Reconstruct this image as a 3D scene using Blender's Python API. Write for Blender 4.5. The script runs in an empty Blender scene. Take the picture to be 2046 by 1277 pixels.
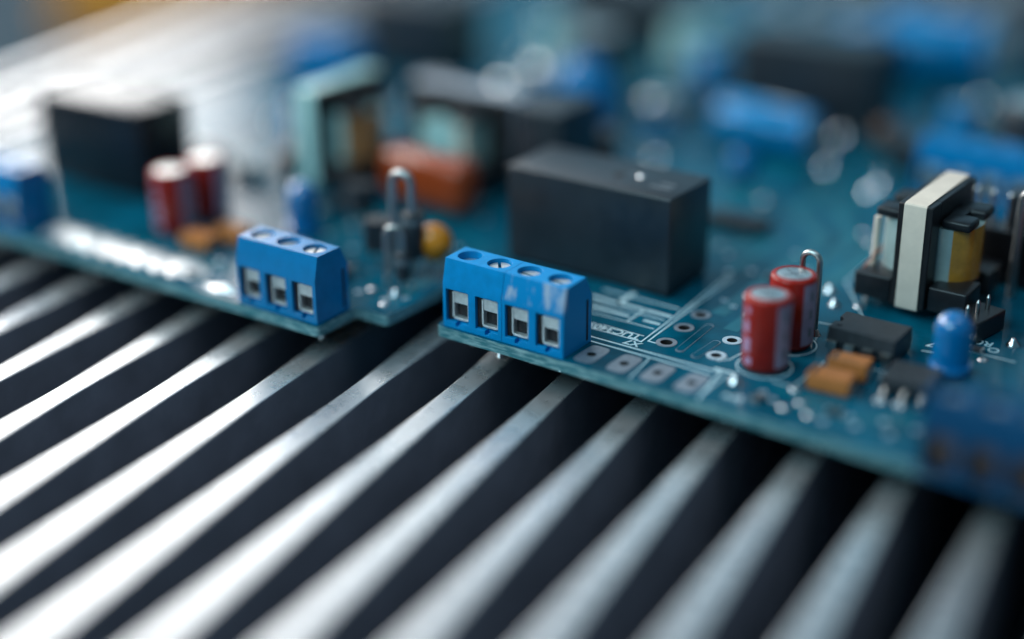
import bpy, bmesh, math, random
from mathutils import Matrix, Vector
random.seed(7)
S = 0.1                      # 1 Blender unit = 1 cm, all sizes below are millimetres
sc = bpy.context.scene
sc.unit_settings.scale_length = 0.01
C = sc.collection

# ------------------------------------------------------------------ camera
cam_d = bpy.data.cameras.new('camera'); cam = bpy.data.objects.new('camera', cam_d); C.objects.link(cam)
cam.location = (126.64*S, -164.40*S, 93.30*S)
cam.rotation_euler = (math.radians(65.96), math.radians(0.33), math.radians(34.81))
cam_d.sensor_width = 36.0; cam_d.lens = 57.06
cam_d.clip_start = 0.5; cam_d.clip_end = 2000
cam_d.dof.use_dof = True
cam_d.dof.focus_distance = 222.5*S
cam_d.dof.aperture_fstop = 0.05706/(21.0*S)
cam_d.dof.aperture_blades = 0
sc.camera = cam
sc.render.engine = 'CYCLES'
sc.cycles.use_denoising = True
sc.cycles.max_bounces = 8
sc.cycles.caustics_reflective = False; sc.cycles.caustics_refractive = False
sc.cycles.sample_clamp_indirect = 6.0

# ------------------------------------------------------------------ light
w = bpy.data.worlds.new('World'); sc.world = w; w.use_nodes = True
bg = w.node_tree.nodes['Background']
bg.inputs['Color'].default_value = (0.20, 0.48, 0.66, 1); bg.inputs['Strength'].default_value = 0.22

def area(name, az, el, dist, sx, sy, radiance, col, target=(0, 10, 0)):
    """az: degrees left of +y seen from above, el: degrees up; radiance: brightness of the lamp's face."""
    d = bpy.data.lights.new(name, 'AREA'); d.shape = 'RECTANGLE'; d.size = sx*S; d.size_y = sy*S
    d.energy = radiance*math.pi*(sx*S)*(sy*S); d.color = col
    o = bpy.data.objects.new(name, d); C.objects.link(o)
    a, e = math.radians(az), math.radians(el)
    v = Vector((-math.sin(a)*math.cos(e), math.cos(a)*math.cos(e), math.sin(e)))
    o.location = (Vector(target)+v*dist)*S
    o.rotation_euler = (-v).to_track_quat('-Z', 'Y').to_euler()
    return o
area('window_light', 68.5, 19, 800, 600, 360, 6.3, (1.0, 0.985, 0.97))
area('upper_room_light', 55, 45, 900, 620, 420, 1.0, (0.95, 0.96, 1.0))
area('blue_back_fill', 17, 24, 900, 760, 430, 0.42, (0.42, 0.75, 1.0))  # added blue panel behind, stands in for bluish ambient in the reflections
area('front_soft_light', 163, 42, 800, 520, 420, 6.2, (0.55, 0.88, 1.0))
area('side_window_light', 101, 36, 700, 300, 240, 13, (1.0, 0.97, 0.94))
area('overhead_fill', -80, 70, 1100, 700, 600, 1.2, (0.80, 0.92, 1.0))  # unseen fill, added overhead to lift the fin slots and relay tops

sc.view_settings.view_transform = 'Standard'; sc.view_settings.look = 'None'
sc.view_settings.exposure = 0.0; sc.view_settings.gamma = 1.0

# ------------------------------------------------------------------ materials
def pm(name, col, rough=0.5, metal=0.0, spec=0.5, var=0.0, vscale=6.0, bump=0.0, bscale=40.0, rvar=0.0,
       coat=0.0, trans=0.0, bevel=0.0, zmask=None, world=False, col2=None, thresh=None, stretch=None, sheen=0.0, aniso=0.0, sss=0.0):
    m = bpy.data.materials.new(name); m.use_nodes = True
    nt = m.node_tree; N = nt.nodes; L = nt.links
    b = N['Principled BSDF']
    b.inputs['Base Color'].default_value = (*col, 1); b.inputs['Roughness'].default_value = rough
    b.inputs['Metallic'].default_value = metal; b.inputs['Specular IOR Level'].default_value = spec
    b.inputs['Coat Weight'].default_value = coat; b.inputs['Coat Roughness'].default_value = 0.12
    b.inputs['Transmission Weight'].default_value = trans
    if sss:
        b.inputs['Subsurface Weight'].default_value = sss; b.inputs['Subsurface Scale'].default_value = 0.06
        b.inputs['Subsurface Radius'].default_value = (1, 1, 1)
    tc = N.new('ShaderNodeTexCoord'); mp = N.new('ShaderNodeMapping'); L.new(tc.outputs['Object'] if not world else N.new('ShaderNodeNewGeometry').outputs['Position'], mp.inputs['Vector'])
    if stretch: mp.inputs['Scale'].default_value = stretch
    def noise(scale, detail=4.0, rough_=0.6):
        n = N.new('ShaderNodeTexNoise'); n.inputs['Scale'].default_value = scale; n.inputs['Detail'].default_value = detail
        n.inputs['Roughness'].default_value = rough_; L.new(mp.outputs['Vector'], n.inputs['Vector']); return n
    if var or col2:
        n = noise(vscale); r = N.new('ShaderNodeValToRGB'); L.new(n.outputs['Fac'], r.inputs['Fac'])
        if col2:
            lo, hi = thresh or (0.45, 0.62)
            r.color_ramp.elements[0].position = lo; r.color_ramp.elements[1].position = hi
            r.color_ramp.elements[0].color = (*col, 1); r.color_ramp.elements[1].color = (*col2, 1)
        else:
            r.color_ramp.elements[0].position = 0.3; r.color_ramp.elements[1].position = 0.7
            r.color_ramp.elements[0].color = (*[c*(1-var) for c in col], 1)
            r.color_ramp.elements[1].color = (*[min(1, c*(1+var)) for c in col], 1)
        L.new(r.outputs['Color'], b.inputs['Base Color'])
        if zmask:      # scuffs only on the upper front slope
            sx = N.new('ShaderNodeSeparateXYZ'); L.new(tc.outputs['Object'], sx.inputs[0])
            a1 = N.new('ShaderNodeMapRange'); L.new(sx.outputs['Z'], a1.inputs['Value']); a1.inputs['From Min'].default_value = zmask[0]-.03; a1.inputs['From Max'].default_value = zmask[0]+.03
            a2 = N.new('ShaderNodeMapRange'); L.new(sx.outputs['Y'], a2.inputs['Value']); a2.inputs['From Min'].default_value = zmask[1]+.02; a2.inputs['From Max'].default_value = zmask[1]-.02
            mu = N.new('ShaderNodeMath'); mu.operation = 'MULTIPLY'; L.new(a1.outputs['Result'], mu.inputs[0]); L.new(a2.outputs['Result'], mu.inputs[1])
            mx = N.new('ShaderNodeMix'); mx.data_type = 'RGBA'; L.new(mu.outputs[0], mx.inputs['Factor'])
            mx.inputs[6].default_value = (*col, 1); L.new(r.outputs['Color'], mx.inputs[7]); L.new(mx.outputs[2], b.inputs['Base Color'])
    if rvar:
        n = noise(vscale*1.7); r = N.new('ShaderNodeMapRange'); L.new(n.outputs['Fac'], r.inputs['Value'])
        r.inputs['From Min'].default_value = 0.3; r.inputs['From Max'].default_value = 0.7
        r.inputs['To Min'].default_value = max(0.03, rough-rvar); r.inputs['To Max'].default_value = min(1, rough+rvar)
        L.new(r.outputs['Result'], b.inputs['Roughness'])
    nrm = None
    if bevel:
        bv = N.new('ShaderNodeBevel'); bv.samples = 4; bv.inputs['Radius'].default_value = bevel*S; nrm = bv.outputs['Normal']
    if bump:
        n = noise(bscale, 6.0); bp = N.new('ShaderNodeBump'); bp.inputs['Strength'].default_value = bump
        bp.inputs['Distance'].default_value = 0.01; L.new(n.outputs['Fac'], bp.inputs['Height'])
        if nrm: L.new(nrm, bp.inputs['Normal'])
        nrm = bp.outputs['Normal']
    if nrm: L.new(nrm, b.inputs['Normal'])
    if aniso: b.inputs['Anisotropic'].default_value = aniso
    return m

M = {}
M['blue'] = pm('blue_plastic', (0.001, 0.27, 0.62), 0.36, spec=0.18, var=0.12, vscale=5, bump=0.12, bscale=60, rvar=0.08, bevel=0.16)
M['blue_worn'] = pm('blue_plastic_scuffed', (0.001, 0.27, 0.62), 0.40, spec=0.18, col2=(0.42, 0.52, 0.68), thresh=(0.47, 0.60), zmask=(0.66, 0.09), vscale=3.0, bump=0.2, bscale=60, bevel=0.16, stretch=(1.6, 1, 0.55))
M['blue_dusty'] = pm('blue_plastic_glossy', (0.001, 0.21, 0.50), 0.22, var=0.10, vscale=4, bump=0.10, bscale=50, bevel=0.16)
M['blue_dark'] = pm('dark_blue_plastic', (0.001, 0.062, 0.155), 0.42, spec=0.3, var=0.12, vscale=5, bump=0.12, bscale=60, bevel=0.16)
M['mask'] = pm('solder_mask', (0.001, 0.080, 0.132), 0.15, spec=0.16, var=0.5, vscale=0.9, bump=0.08, bscale=9, rvar=0.05)
M['trace'] = pm('masked_copper', (0.003, 0.120, 0.165), 0.20, var=0.2, vscale=2, bump=0.05, bscale=20)
M['trace_fine'] = pm('masked_fine_copper', (0.010, 0.20, 0.25), 0.22, var=0.15, vscale=3)
M['fr4'] = pm('board_edge', (0.04, 0.20, 0.24), 0.55, col2=(0.42, 0.62, 0.64), thresh=(0.42, 0.72), vscale=16, bump=0.9, bscale=34, stretch=(0.30, 1, 1.6))
M['silk'] = pm('silkscreen_ink', (0.55, 0.74, 0.80), 0.5, var=0.15, vscale=20)
M['tin'] = pm('tinned_pad', (0.36, 0.40, 0.46), 0.42, metal=0.6, var=0.2, vscale=14, bump=0.2, bscale=30)
M['ring'] = pm('tinned_ring', (0.55, 0.66, 0.74), 0.5, metal=0.3, var=0.15, vscale=14, bump=0.2, bscale=30)
M['solder'] = pm('solder', (0.70, 0.72, 0.74), 0.18, metal=1.0, var=0.1, vscale=14)
M['track'] = pm('tinned_track', (0.85, 0.85, 0.85), 0.5, metal=0.8, var=0.06, vscale=8, bump=0.3, bscale=20)
M['lead'] = pm('tinned_wire', (0.50, 0.50, 0.49), 0.30, metal=1.0, var=0.1, vscale=20, bump=0.08, bscale=50)
M['clamp'] = pm('plated_clamp', (0.80, 0.80, 0.80), 0.38, metal=0.62, var=0.12, vscale=16, bump=0.25, bscale=45, bevel=0.12)
M['shade_score'] = pm('shade_and_score_dark', (0.012, 0.012, 0.015), 0.6, col2=(0.09, 0.05, 0.05), thresh=(0.5, 0.8), vscale=16, bump=0.6, bscale=20)  # near-black with flecks: painted shade inside the terminals, also vent scores
M['russet'] = pm('dark_reddish_clamp', (0.16, 0.10, 0.09), 0.5, metal=0.6, var=0.3, vscale=10)  # dark reddish metal for the clamps of the foreground block
M['screw'] = pm('zinc_screw', (0.80, 0.78, 0.74), 0.36, metal=0.7, var=0.12, vscale=18, bump=0.2, bscale=50)
M['hole'] = pm('shade_dark_hole_wall', (0.05, 0.045, 0.045), 0.5, metal=0.5)  # plated hole walls; the shade inside is put into this dark colour
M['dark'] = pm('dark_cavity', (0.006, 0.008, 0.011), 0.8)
M['relay'] = pm('relay_plastic', (0.016, 0.021, 0.028), 0.34, spec=0.8, var=0.25, vscale=3, bump=0.15, bscale=60, rvar=0.06, bevel=0.25)
M['relay_gloss'] = pm('relay_plastic_glossy', (0.012, 0.015, 0.020), 0.25, var=0.25, vscale=3, bump=0.08, bscale=40, bevel=0.25)
M['ink'] = pm('grey_print', (0.16, 0.18, 0.20), 0.5)
M['epoxy'] = pm('black_epoxy', (0.022, 0.027, 0.034), 0.45, var=0.3, vscale=9, bump=0.55, bscale=70, bevel=0.15)
M['red'] = pm('red_sleeve', (0.36, 0.014, 0.007), 0.24, spec=0.35, var=0.15, vscale=6, bump=0.06, bscale=30, coat=0.06)
M['stripe'] = pm('sleeve_stripe', (0.36, 0.28, 0.38), 0.35, var=0.15, vscale=8)
M['print'] = pm('sleeve_print', (0.42, 0.27, 0.42), 0.4, var=0.2, vscale=12)
M['can'] = pm('aluminium_can', (0.78, 0.78, 0.76), 0.32, metal=1.0, var=0.08, vscale=10, bump=0.15, bscale=60)
M['rubber'] = pm('rubber_seal', (0.02, 0.02, 0.022), 0.7)
M['tant'] = pm('orange_moulding', (0.60, 0.19, 0.045), 0.5, var=0.12, vscale=6, bump=0.2, bscale=60, bevel=0.2)
M['yellow'] = pm('amber_epoxy', (0.80, 0.25, 0.008), 0.25, var=0.15, vscale=6, coat=0.3)
M['film'] = pm('rust_red_epoxy', (0.36, 0.050, 0.006), 0.24, var=0.18, vscale=5, bump=0.1, bscale=12, coat=0.4)
M['brown'] = pm('brown_epoxy', (0.12, 0.05, 0.025), 0.4, var=0.15, vscale=5)
M['led'] = pm('blue_lens', (0.001, 0.17, 0.44), 0.12, var=0.05, vscale=4, coat=1.0, sss=0.25)
M['sleeve_blue'] = pm('blue_sleeve', (0.001, 0.22, 0.50), 0.24, spec=0.3, var=0.10, vscale=4, coat=0.12)
M['blue_epoxy'] = pm('blue_epoxy', (0.001, 0.18, 0.44), 0.22, spec=0.35, var=0.12, vscale=5, coat=0.15)
M['ferrite'] = pm('ferrite', (0.014, 0.014, 0.016), 0.38, var=0.3, vscale=6, bump=0.3, bscale=50, bevel=0.2)
M['bobbin'] = pm('black_bobbin', (0.012, 0.013, 0.016), 0.33, var=0.25, vscale=6, bump=0.15, bscale=50, bevel=0.25)
M['tape'] = pm('cream_tape', (0.84, 0.70, 0.58), 0.35, spec=0.2, var=0.07, vscale=3, bump=0.2, bscale=10)
M['tape_clear'] = pm('pale_tape', (0.42, 0.52, 0.50), 0.16, var=0.15, vscale=3, bump=0.25, bscale=7, coat=0.6)
M['tape_amber'] = pm('amber_tape', (0.66, 0.29, 0.04), 0.18, var=0.25, vscale=3, bump=0.25, bscale=7, coat=0.6)
M['tape_teal'] = pm('pale_turquoise_tape', (0.50, 0.78, 0.76), 0.25, spec=0.3, var=0.12, vscale=3)
M['tape_grey'] = pm('grey_tape', (0.52, 0.54, 0.60), 0.3, spec=0.3, var=0.1, vscale=3)
M['tape_brown'] = pm('orange_brown_tape', (0.50, 0.22, 0.09), 0.25, spec=0.3, var=0.15, vscale=3)
M['copper'] = pm('copper_wire', (0.30, 0.12, 0.08), 0.45, metal=0.6)
M['chip_white'] = pm('ceramic_end', (0.55, 0.56, 0.56), 0.35, metal=0.8)
M['paleteal'] = pm('pale_moulding', (0.30, 0.52, 0.52), 0.35, var=0.1, vscale=4)
M['label'] = pm('pale_glare_and_sleeve', (0.62, 0.68, 0.78), 0.3, var=0.1, vscale=5)  # pale tone: painted glare on lying capacitors, sleeve of one upright
M['glass'] = pm('diode_glass', (0.35, 0.10, 0.05), 0.12, coat=0.5)
M['alu'] = pm('milled_aluminium', (0.80, 0.81, 0.82), 0.30, metal=0.82, var=0.07, vscale=2.2, bump=0.35, bscale=75, rvar=0.09, world=True)
M['anod'] = pm('black_anodising', (0.175, 0.185, 0.225), 0.5, world=True, var=0.2, vscale=1.4, bump=0.2, bscale=24)
M['table'] = pm('slate_table', (0.020, 0.042, 0.060), 0.9, spec=0.1, var=0.3, vscale=0.25, bump=0.1, bscale=6)
M['card'] = pm('brown_cardboard', (0.80, 0.32, 0.06), 0.8, spec=0.1, var=0.12, vscale=0.6, bump=0.2, bscale=8)

# ------------------------------------------------------------------ mesh helpers
class MB:
    """collects shapes (millimetres) in one bmesh; build() makes one mesh object"""
    def __init__(s): s.bm = bmesh.new(); s.X = Matrix.Identity(4)
    def _new(s, verts, faces, mi=0):
        vs = [s.bm.verts.new((s.X @ Vector(v))*S) for v in verts]
        for f in faces:
            try: fc = s.bm.faces.new([vs[i] for i in f]); fc.material_index = mi
            except ValueError: pass
        return vs
    def box(s, x0, x1, y0, y1, z0, z1, bev=0.0, mi=0, seg=2):
        vs = s._new([(x, y, z) for z in (z0, z1) for y in (y0, y1) for x in (x0, x1)],
                    [(0, 2, 3, 1), (4, 5, 7, 6), (0, 1, 5, 4), (2, 6, 7, 3), (0, 4, 6, 2), (1, 3, 7, 5)], mi)
        if bev:
            es = {e for v in vs for e in v.link_edges}
            bmesh.ops.bevel(s.bm, geom=list(es), offset=bev*S, segments=seg, profile=0.5, affect='EDGES', material=-1)
        return s
    def lathe(s, prof, n=24, cx=0, cy=0, mi=0, axis='z', close=True):
        vs = []; fs = []
        for r, z in prof:
            for k in range(n):
                a = 2*math.pi*k/n
                p = (cx+r*math.cos(a), cy+r*math.sin(a), z)
                vs.append(p)
        for i in range(len(prof)-1):
            for k in range(n):
                fs.append((i*n+k, i*n+(k+1) % n, (i+1)*n+(k+1) % n, (i+1)*n+k))
        if close:
            fs.append(tuple(range(n-1, -1, -1))); fs.append(tuple(range((len(prof)-1)*n, len(prof)*n)))
        s._new(vs, fs, mi); return s
    def cyl(s, cx, cy, z0, z1, r, n=20, mi=0): return s.lathe([(r, z0), (r, z1)], n, cx, cy, mi)
    def prism(s, poly, a0, a1, plane='xy', mi=0):
        n = len(poly)
        def P(u, v, a): return {'xy': (u, v, a), 'yz': (a, u, v), 'xz': (u, a, v)}[plane]
        vs = [P(u, v, a) for a in (a0, a1) for u, v in poly]
        fs = [tuple(range(n-1, -1, -1)), tuple(range(n, 2*n))]+[(i, (i+1) % n, n+(i+1) % n, n+i) for i in range(n)]
        s._new(vs, fs, mi); return s
    def ring(s, cx, cy, z0, z1, r0, r1, n=28, mi=0):
        prof = [(r0, z0), (r1, z0), (r1, z1), (r0, z1)]
        vs = []; fs = []
        for r, z in prof:
            for k in range(n): a = 2*math.pi*k/n; vs.append((cx+r*math.cos(a), cy+r*math.sin(a), z))
        for i in range(4):
            j = (i+1) % 4
            for k in range(n): fs.append((i*n+k, i*n+(k+1) % n, j*n+(k+1) % n, j*n+k))
        s._new(vs, fs, mi); return s
    def tube(s, pts, r, n=10, mi=0, closed=False):
        pts = [Vector(p) for p in pts]; m = len(pts); vs = []; fs = []
        up = Vector((0.13, 0.31, 0.94))
        for i, p in enumerate(pts):
            if closed: t = pts[(i+1) % m]-pts[i-1]
            else: t = pts[min(i+1, m-1)]-pts[max(i-1, 0)]
            t.normalize(); u = t.cross(up)
            if u.length < 0.05: u = t.cross(Vector((1, 0, 0)))
            u.normalize(); v = t.cross(u)
            up = v if i == 0 else (v if v.dot(up) > 0 else -v)
            u = t.cross(up).normalized(); v = u.cross(t)
            rr = r[i] if isinstance(r, (list, tuple)) else r
            for k in range(n):
                a = 2*math.pi*k/n; vs.append(p+u*(rr*math.cos(a))+v*(rr*math.sin(a)))
        for i in range(m if closed else m-1):
            for k in range(n):
                j = (i+1) % m
                fs.append((i*n+k, i*n+(k+1) % n, j*n+(k+1) % n, j*n+k))
        if not closed: fs += [tuple(range(n-1, -1, -1)), tuple(range((m-1)*n, m*n))]
        s._new(vs, fs, mi); return s
    def mesh(s, name, mats, angle=20):
        bmesh.ops.recalc_face_normals(s.bm, faces=s.bm.faces[:])
        me = bpy.data.meshes.new(name); s.bm.to_mesh(me); s.bm.free()
        for m in (mats if isinstance(mats, (list, tuple)) else [mats]): me.materials.append(M[m])
        me.shade_smooth(); me.set_sharp_from_angle(angle=math.radians(angle))
        return me
    def build(s, name, mats, parent=None, loc=None, angle=20):
        return link(name, s.mesh(name, mats, angle), parent, loc)
def link(name, me, parent=None, loc=None, rz=0):
    o = bpy.data.objects.new(name, me); C.objects.link(o)
    if parent: o.parent = parent
    if loc: o.location = Vector(loc)*S
    if rz: o.rotation_euler.z = math.radians(rz)
    return o
def tag(o, label=None, cat=None, group=None, kind=None):
    if label: o['label'] = label
    if cat: o['category'] = cat
    if group: o['group'] = group
    if kind: o['kind'] = kind
    return o
def thing(name, label, cat, loc=(0, 0, 0), rz=0, group=None, scale=1.0):
    o = bpy.data.objects.new(name, None); C.objects.link(o); o.empty_display_size = 0.2
    o.location = Vector(loc)*S; o.rotation_euler.z = math.radians(rz); o.scale = scale if isinstance(scale, tuple) else (scale,)*3
    return tag(o, label, cat, group)
def copy_tree(o, parent=None):
    c = o.copy(); C.objects.link(c)
    if parent: c.parent = parent
    for ch in list(o.children): copy_tree(ch, c)
    return c
def arc(cx, cz, r, a0, a1, n):
    return [(cx+r*math.cos(math.radians(a0+(a1-a0)*i/n)), cz+r*math.sin(math.radians(a0+(a1-a0)*i/n))) for i in range(n+1)]
def boolean(base_me, cutters):
    """base mesh minus cutter mesh"""
    a = bpy.data.objects.new('tmp_base', base_me); b = bpy.data.objects.new('tmp_cut', cutters)
    C.objects.link(a); C.objects.link(b)
    md = a.modifiers.new('cut', 'BOOLEAN'); md.operation = 'DIFFERENCE'; md.object = b; md.solver = 'EXACT'
    md.use_self = True
    dg = bpy.context.evaluated_depsgraph_get()
    me = bpy.data.meshes.new_from_object(a.evaluated_get(dg))
    bpy.data.objects.remove(a); bpy.data.objects.remove(b)
    return me

# ------------------------------------------------------------------ setting: table, far cardboard
tb = MB(); tb.box(-1500, 900, -700, 1900, -60, -46, mi=0)
tag(tb.build('table_top', 'table'), kind='structure')

# ------------------------------------------------------------------ heat sink
ANG = 7.58        # fins run slightly off the board's own direction
hs = thing('heat_sink', 'large finned heat sink with black slots and bright bare metal fin tops, under the board', 'heat sink', (0, 0, -5.75), ANG)
b = MB(); b.box(-165.0, 170, -190, 330, -40, -26.3, bev=1.0); b.build('base_plate', 'anod', hs)
fb = MB(); fb.box(-1.9, 1.9, -190, 330, -26.5, 0, bev=0.28, seg=2)
fin_me = fb.mesh('fin', ['anod', 'alu'])
for p in fin_me.polygons:
    if p.normal.z > 0.5: p.material_index = 1
k0 = -11
for k in range(-9, 18):
    o = link('fin', fin_me, hs, (-54.0+12.025*k, random.uniform(-.6, .6), 0))

cb = thing('cardboard_box', 'blurred orange-brown cardboard box on the table behind the heat sink', 'box', (-316, 196, -46), 30)
b = MB(); b.box(0, 130, 0, 90, 0, 48, bev=1.2); b.build('carton', 'card', cb)
b = MB(); b.box(-.6, 130.6, -.6, 44.6, 48.2, 49.6, bev=.4); b.build('flap', 'card', cb)
b = MB(); b.box(-.6, 130.6, 45.4, 90.6, 48.2, 49.6, bev=.4); b.build('flap', 'card', cb)

# ------------------------------------------------------------------ circuit board
board = thing('circuit_board', 'teal green printed circuit board with notched front edge, resting above the heat sink', 'circuit board')
def rounded(poly):
    """poly: (x, y, r) corners"""
    out = []; n = len(poly)
    for i, (x, y, r) in enumerate(poly):
        if r == 0: out.append((x, y)); continue
        p = Vector((x, y)); a = (Vector(poly[i-1][:2])-p).normalized(); c = (Vector(poly[(i+1) % n][:2])-p).normalized()
        for t in range(6):
            f = t/5; q = p+a*r*(1-f)**2+c*r*f**2
            out.append((q.x, q.y))
    return out
outline = rounded([(-118, -10.4, 1), (-14.2, -10.4, .8), (-14.2, -2.0, .6), (-8.5, -2.0, .8), (-8.5, 17, 1.5), (-1.1, 17, 1.5), (-1.1, -.45, 1.3),
                   (96, -.45, 1), (96, 205, 1), (-118, 205, 1)])
bb = MB(); bb.prism(outline, -1.6, 0.0)
bme = bb.mesh('board', ['mask', 'fr4'])
holes = [(22.3, 3.5, .62), (27.4, 3.5, .62), (32.5, 3.55, .62), (37.6, 3.5, .62), (28.1, 23.3, .8), (28.3, 18.1, .8), (28.7, 12.5, .85),
         (35.8, 18.1, .72), (36.3, 12.6, .72)]
cut = MB()
for x, y, r in holes: cut.cyl(x, y, -2.6, 1.0, r, 22)
bme2 = boolean(bme, cut.mesh('cut', 'dark'))
while len(bme2.materials) < 3: bme2.materials.append(M['hole'])
bme2.materials[0] = M['mask']; bme2.materials[1] = M['fr4']; bme2.materials[2] = M['hole']
for p in bme2.polygons:
    p.material_index = 1 if abs(p.normal.z) < 0.5 else 0
    if p.material_index == 1 and any((p.center.x/S-x)**2+(p.center.y/S-y)**2 < 2 for x, y, r in holes): p.material_index = 2
bme2.polygons.foreach_set('use_smooth', [False]*len(bme2.polygons))
laminate = link('laminate', bme2, board)
# pads and rings
def rr(cx, cy, hx, hy, r):
    return arc(cx+hx-r, cy-hy+r, r, -90, 0, 4)+arc(cx+hx-r, cy+hy-r, r, 0, 90, 4)+arc(cx-hx+r, cy+hy-r, r, 90, 180, 4)+arc(cx-hx+r, cy-hy+r, r, 180, 270, 4)
def frame_with_hole(mb, cx, cy, hx, hy, r, hr, z0, z1):
    n = 40; out = []; inn = []
    for k in range(n):
        a = 2*math.pi*k/n; c, s_ = math.cos(a), math.sin(a)
        e = 5.0; d = (abs(c/hx)**e+abs(s_/hy)**e)**(-1/e)
        out.append((cx+c*d, cy+s_*d)); inn.append((cx+c*hr, cy+s_*hr))
    vs = [(x, y, z1) for x, y in out]+[(x, y, z1) for x, y in inn]+[(x, y, z0) for x, y in out]
    fs = [(k, (k+1) % n, n+(k+1) % n, n+k) for k in range(n)]+[(2*n+k, 2*n+(k+1) % n, (k+1) % n, k) for k in range(n)]
    mb._new(vs, fs)
for x, y, r in holes[:4]:
    p = MB(); frame_with_hole(p, x, y, 1.55, 2.75, .8, r+.04, 0.0, 0.07); p.build('pad', 'tin', board)
for i, (x, y, r) in enumerate(holes[4:]):
    p = MB(); p.ring(x, y, -.01, 0.07, r+.03, r+(.62 if i < 3 else .66)); p.build('ring_pad', 'tin' if i < 3 else 'ring', board)
# silkscreen strips
def strip(pts, wd, z0=0.0, z1=0.04, name='silkscreen_line', mat='silk'):
    mb = MB()
    for (x0, y0), (x1, y1) in zip(pts[:-1], pts[1:]):
        d = Vector((x1-x0, y1-y0)); n = Vector((-d.y, d.x)).normalized()*wd/2; e = d.normalized()*wd/2
        q = [Vector((x0, y0))-e-n, Vector((x1, y1))+e-n, Vector((x1, y1))+e+n, Vector((x0, y0))-e+n]
        mb.prism([(v.x, v.y) for v in q], z0, z1)
        z1 += 0.002
    return mb.build(name, mat, board)
for pts, wd in [([(12, 10.8), (25.7, 10.8), (24.6, 38)], .22), ([(27.5, 11.5), (26.4, 11.5), (25.3, 38)], .22),
                ([(19.0, 8.4), (39.2, 8.4), (40.5, -.1)], .30), ([(19.6, 7.1), (38.4, 7.1)], .30), ([(29.3, 7.1), (30.2, .3)], .22),
                ([(25.0, 12.6), (18.5, 12.6)], .16), ([(24.9, 15.4), (12, 15.4)], .2), ([(20.6, 15.4), (20.6, 20.4)], .3), ([(22.6, 17.2), (24.6, 17.2)], .6), ([(14.0, 17.2), (19.6, 17.2)], .6), ([(13.0, 18.8), (24.6, 18.8)], .25),
                ([(12.0, 20.4), (24.6, 20.4)], .7), ([(16.2, 20.4), (16.2, 24.4)], .8), ([(12, 23.4), (24.4, 23.4)], .3),
                                ([(37.2, 11.3), (38.4, 12.6), (39.0, 17.2)], .2), ([(38.2, 9.0), (41.0, 9.0)], .5), ([(40.3, 2.0), (40.3, 8.0)], .18),
                ([(58.5, 29.5), (61.8, 30.2)], .2), ([(60, 36), (60, 50)], .18), ([(62.4, 33), (70, 33)], .18), ([(49, 33), (40, 46), (40, 56)], .2),
                ([(49.5, 20.5), (57.5, 20.5)], .18), ([(41.5, 30.0), (48, 31)], .2), ([(46, 9.8), (49, 9.8), (49, 19)], .18)]:
    strip(pts, wd)
for x, y, r in ((43.1, 13.3, 3.75), (42.8, 21.4, 3.75), (66.4, 35.0, .75)):
    p = MB(); p.ring(x, y, 0, .04, r-.2, r, 40); p.build('silkscreen_ring', 'silk', board)
def text(body, x, y, size, rz=180, mat='silk'):
    cu = bpy.data.curves.new('silkscreen_text', 'FONT'); cu.body = body; cu.size = size*S; cu.extrude = 0.002; cu.offset = 0.004
    t = bpy.data.objects.new('tmp_text', cu); C.objects.link(t)
    dg = bpy.context.evaluated_depsgraph_get(); me = bpy.data.meshes.new_from_object(t.evaluated_get(dg)); bpy.data.objects.remove(t)
    me.materials.clear(); me.materials.append(M[mat])
    return link('silkscreen_text', me, board, (x, y, .03), rz)
text('X7', 26.2, 10.35, 2.0); text('TUC3405', 25.0, 12.45, 2.1)
text('R0', 65.8, 37.2, 2.2); text('R7', 60.4, 32.6, 1.9); text('TV4', 45.6, 3.2, 1.7)
# long slot pads between the ring pads
for x0, y0, x1, y1 in ((31.4, 11.4, 30.9, 20.6), (34.1, 10.9, 34.3, 16.3)):
    a = math.atan2(y1-y0, x1-x0); n_ = 7; hw = .62
    po = [(x1+hw*math.cos(a-math.pi/2+math.pi*k/n_), y1+hw*math.sin(a-math.pi/2+math.pi*k/n_)) for k in range(n_+1)]+[(x0+hw*math.cos(a+math.pi/2+math.pi*k/n_), y0+hw*math.sin(a+math.pi/2+math.pi*k/n_)) for k in range(n_+1)]
    p = MB(); p.prism(po, 0, .05); p.build('slot_pad', 'tin', board)
    p = MB(); p.prism([(cx_+(px_-cx_)*.88, cy_+(py_-cy_)*.95) for px_, py_ in po for cx_, cy_ in [((x0+x1)/2, (y0+y1)/2)]], .05, .075); p.build('slot_mask', 'mask', board)
# traces
def trace(pts, wd): return strip(pts, wd, 0.0, 0.022, 'trace', 'trace')
for pts, wd in [([(-70, -2), (-40, -2), (-34, 4)], 2.4), ([(-110, 40), (-64, 40), (-56, 50), (-56, 110)], 3), ([(30, 26), (30, 60), (20, 70), (20, 150)], 2.2),
                ([(34, 22), (34, 62), (26, 74), (26, 170)], 2.2), ([(38, 27), (38, 80)], 3.4), ([(10, 60), (10, 92)], 4), ([(-10, 45), (14, 45), (22, 53)], 2.6),
                ([(40, 56), (46, 64), (46, 120)], 1.6), ([(-20, 70), (10, 72), (40, 78)], 1.6), ([(-60, 80), (-60, 180)], 5), ([(-30, 130), (60, 130)], 4),
                ([(-48, 118), (-48, 198)], 7), ([(0, 128), (0, 200)], 6), ([(33, 100), (33, 190)], 8), ([(-85, 120), (-85, 200)], 6), ([(52, 5.5), (58, 5.5), (66, 10)], 1.3),
                ([(-32, -7.5), (-58, -7.5), (-70, -4)], 1.2), ([(-12, 4), (-12, 12)], 2.5), ([(48, 8), (56, 8)], 1.0)]:
    trace(pts, wd)
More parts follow.
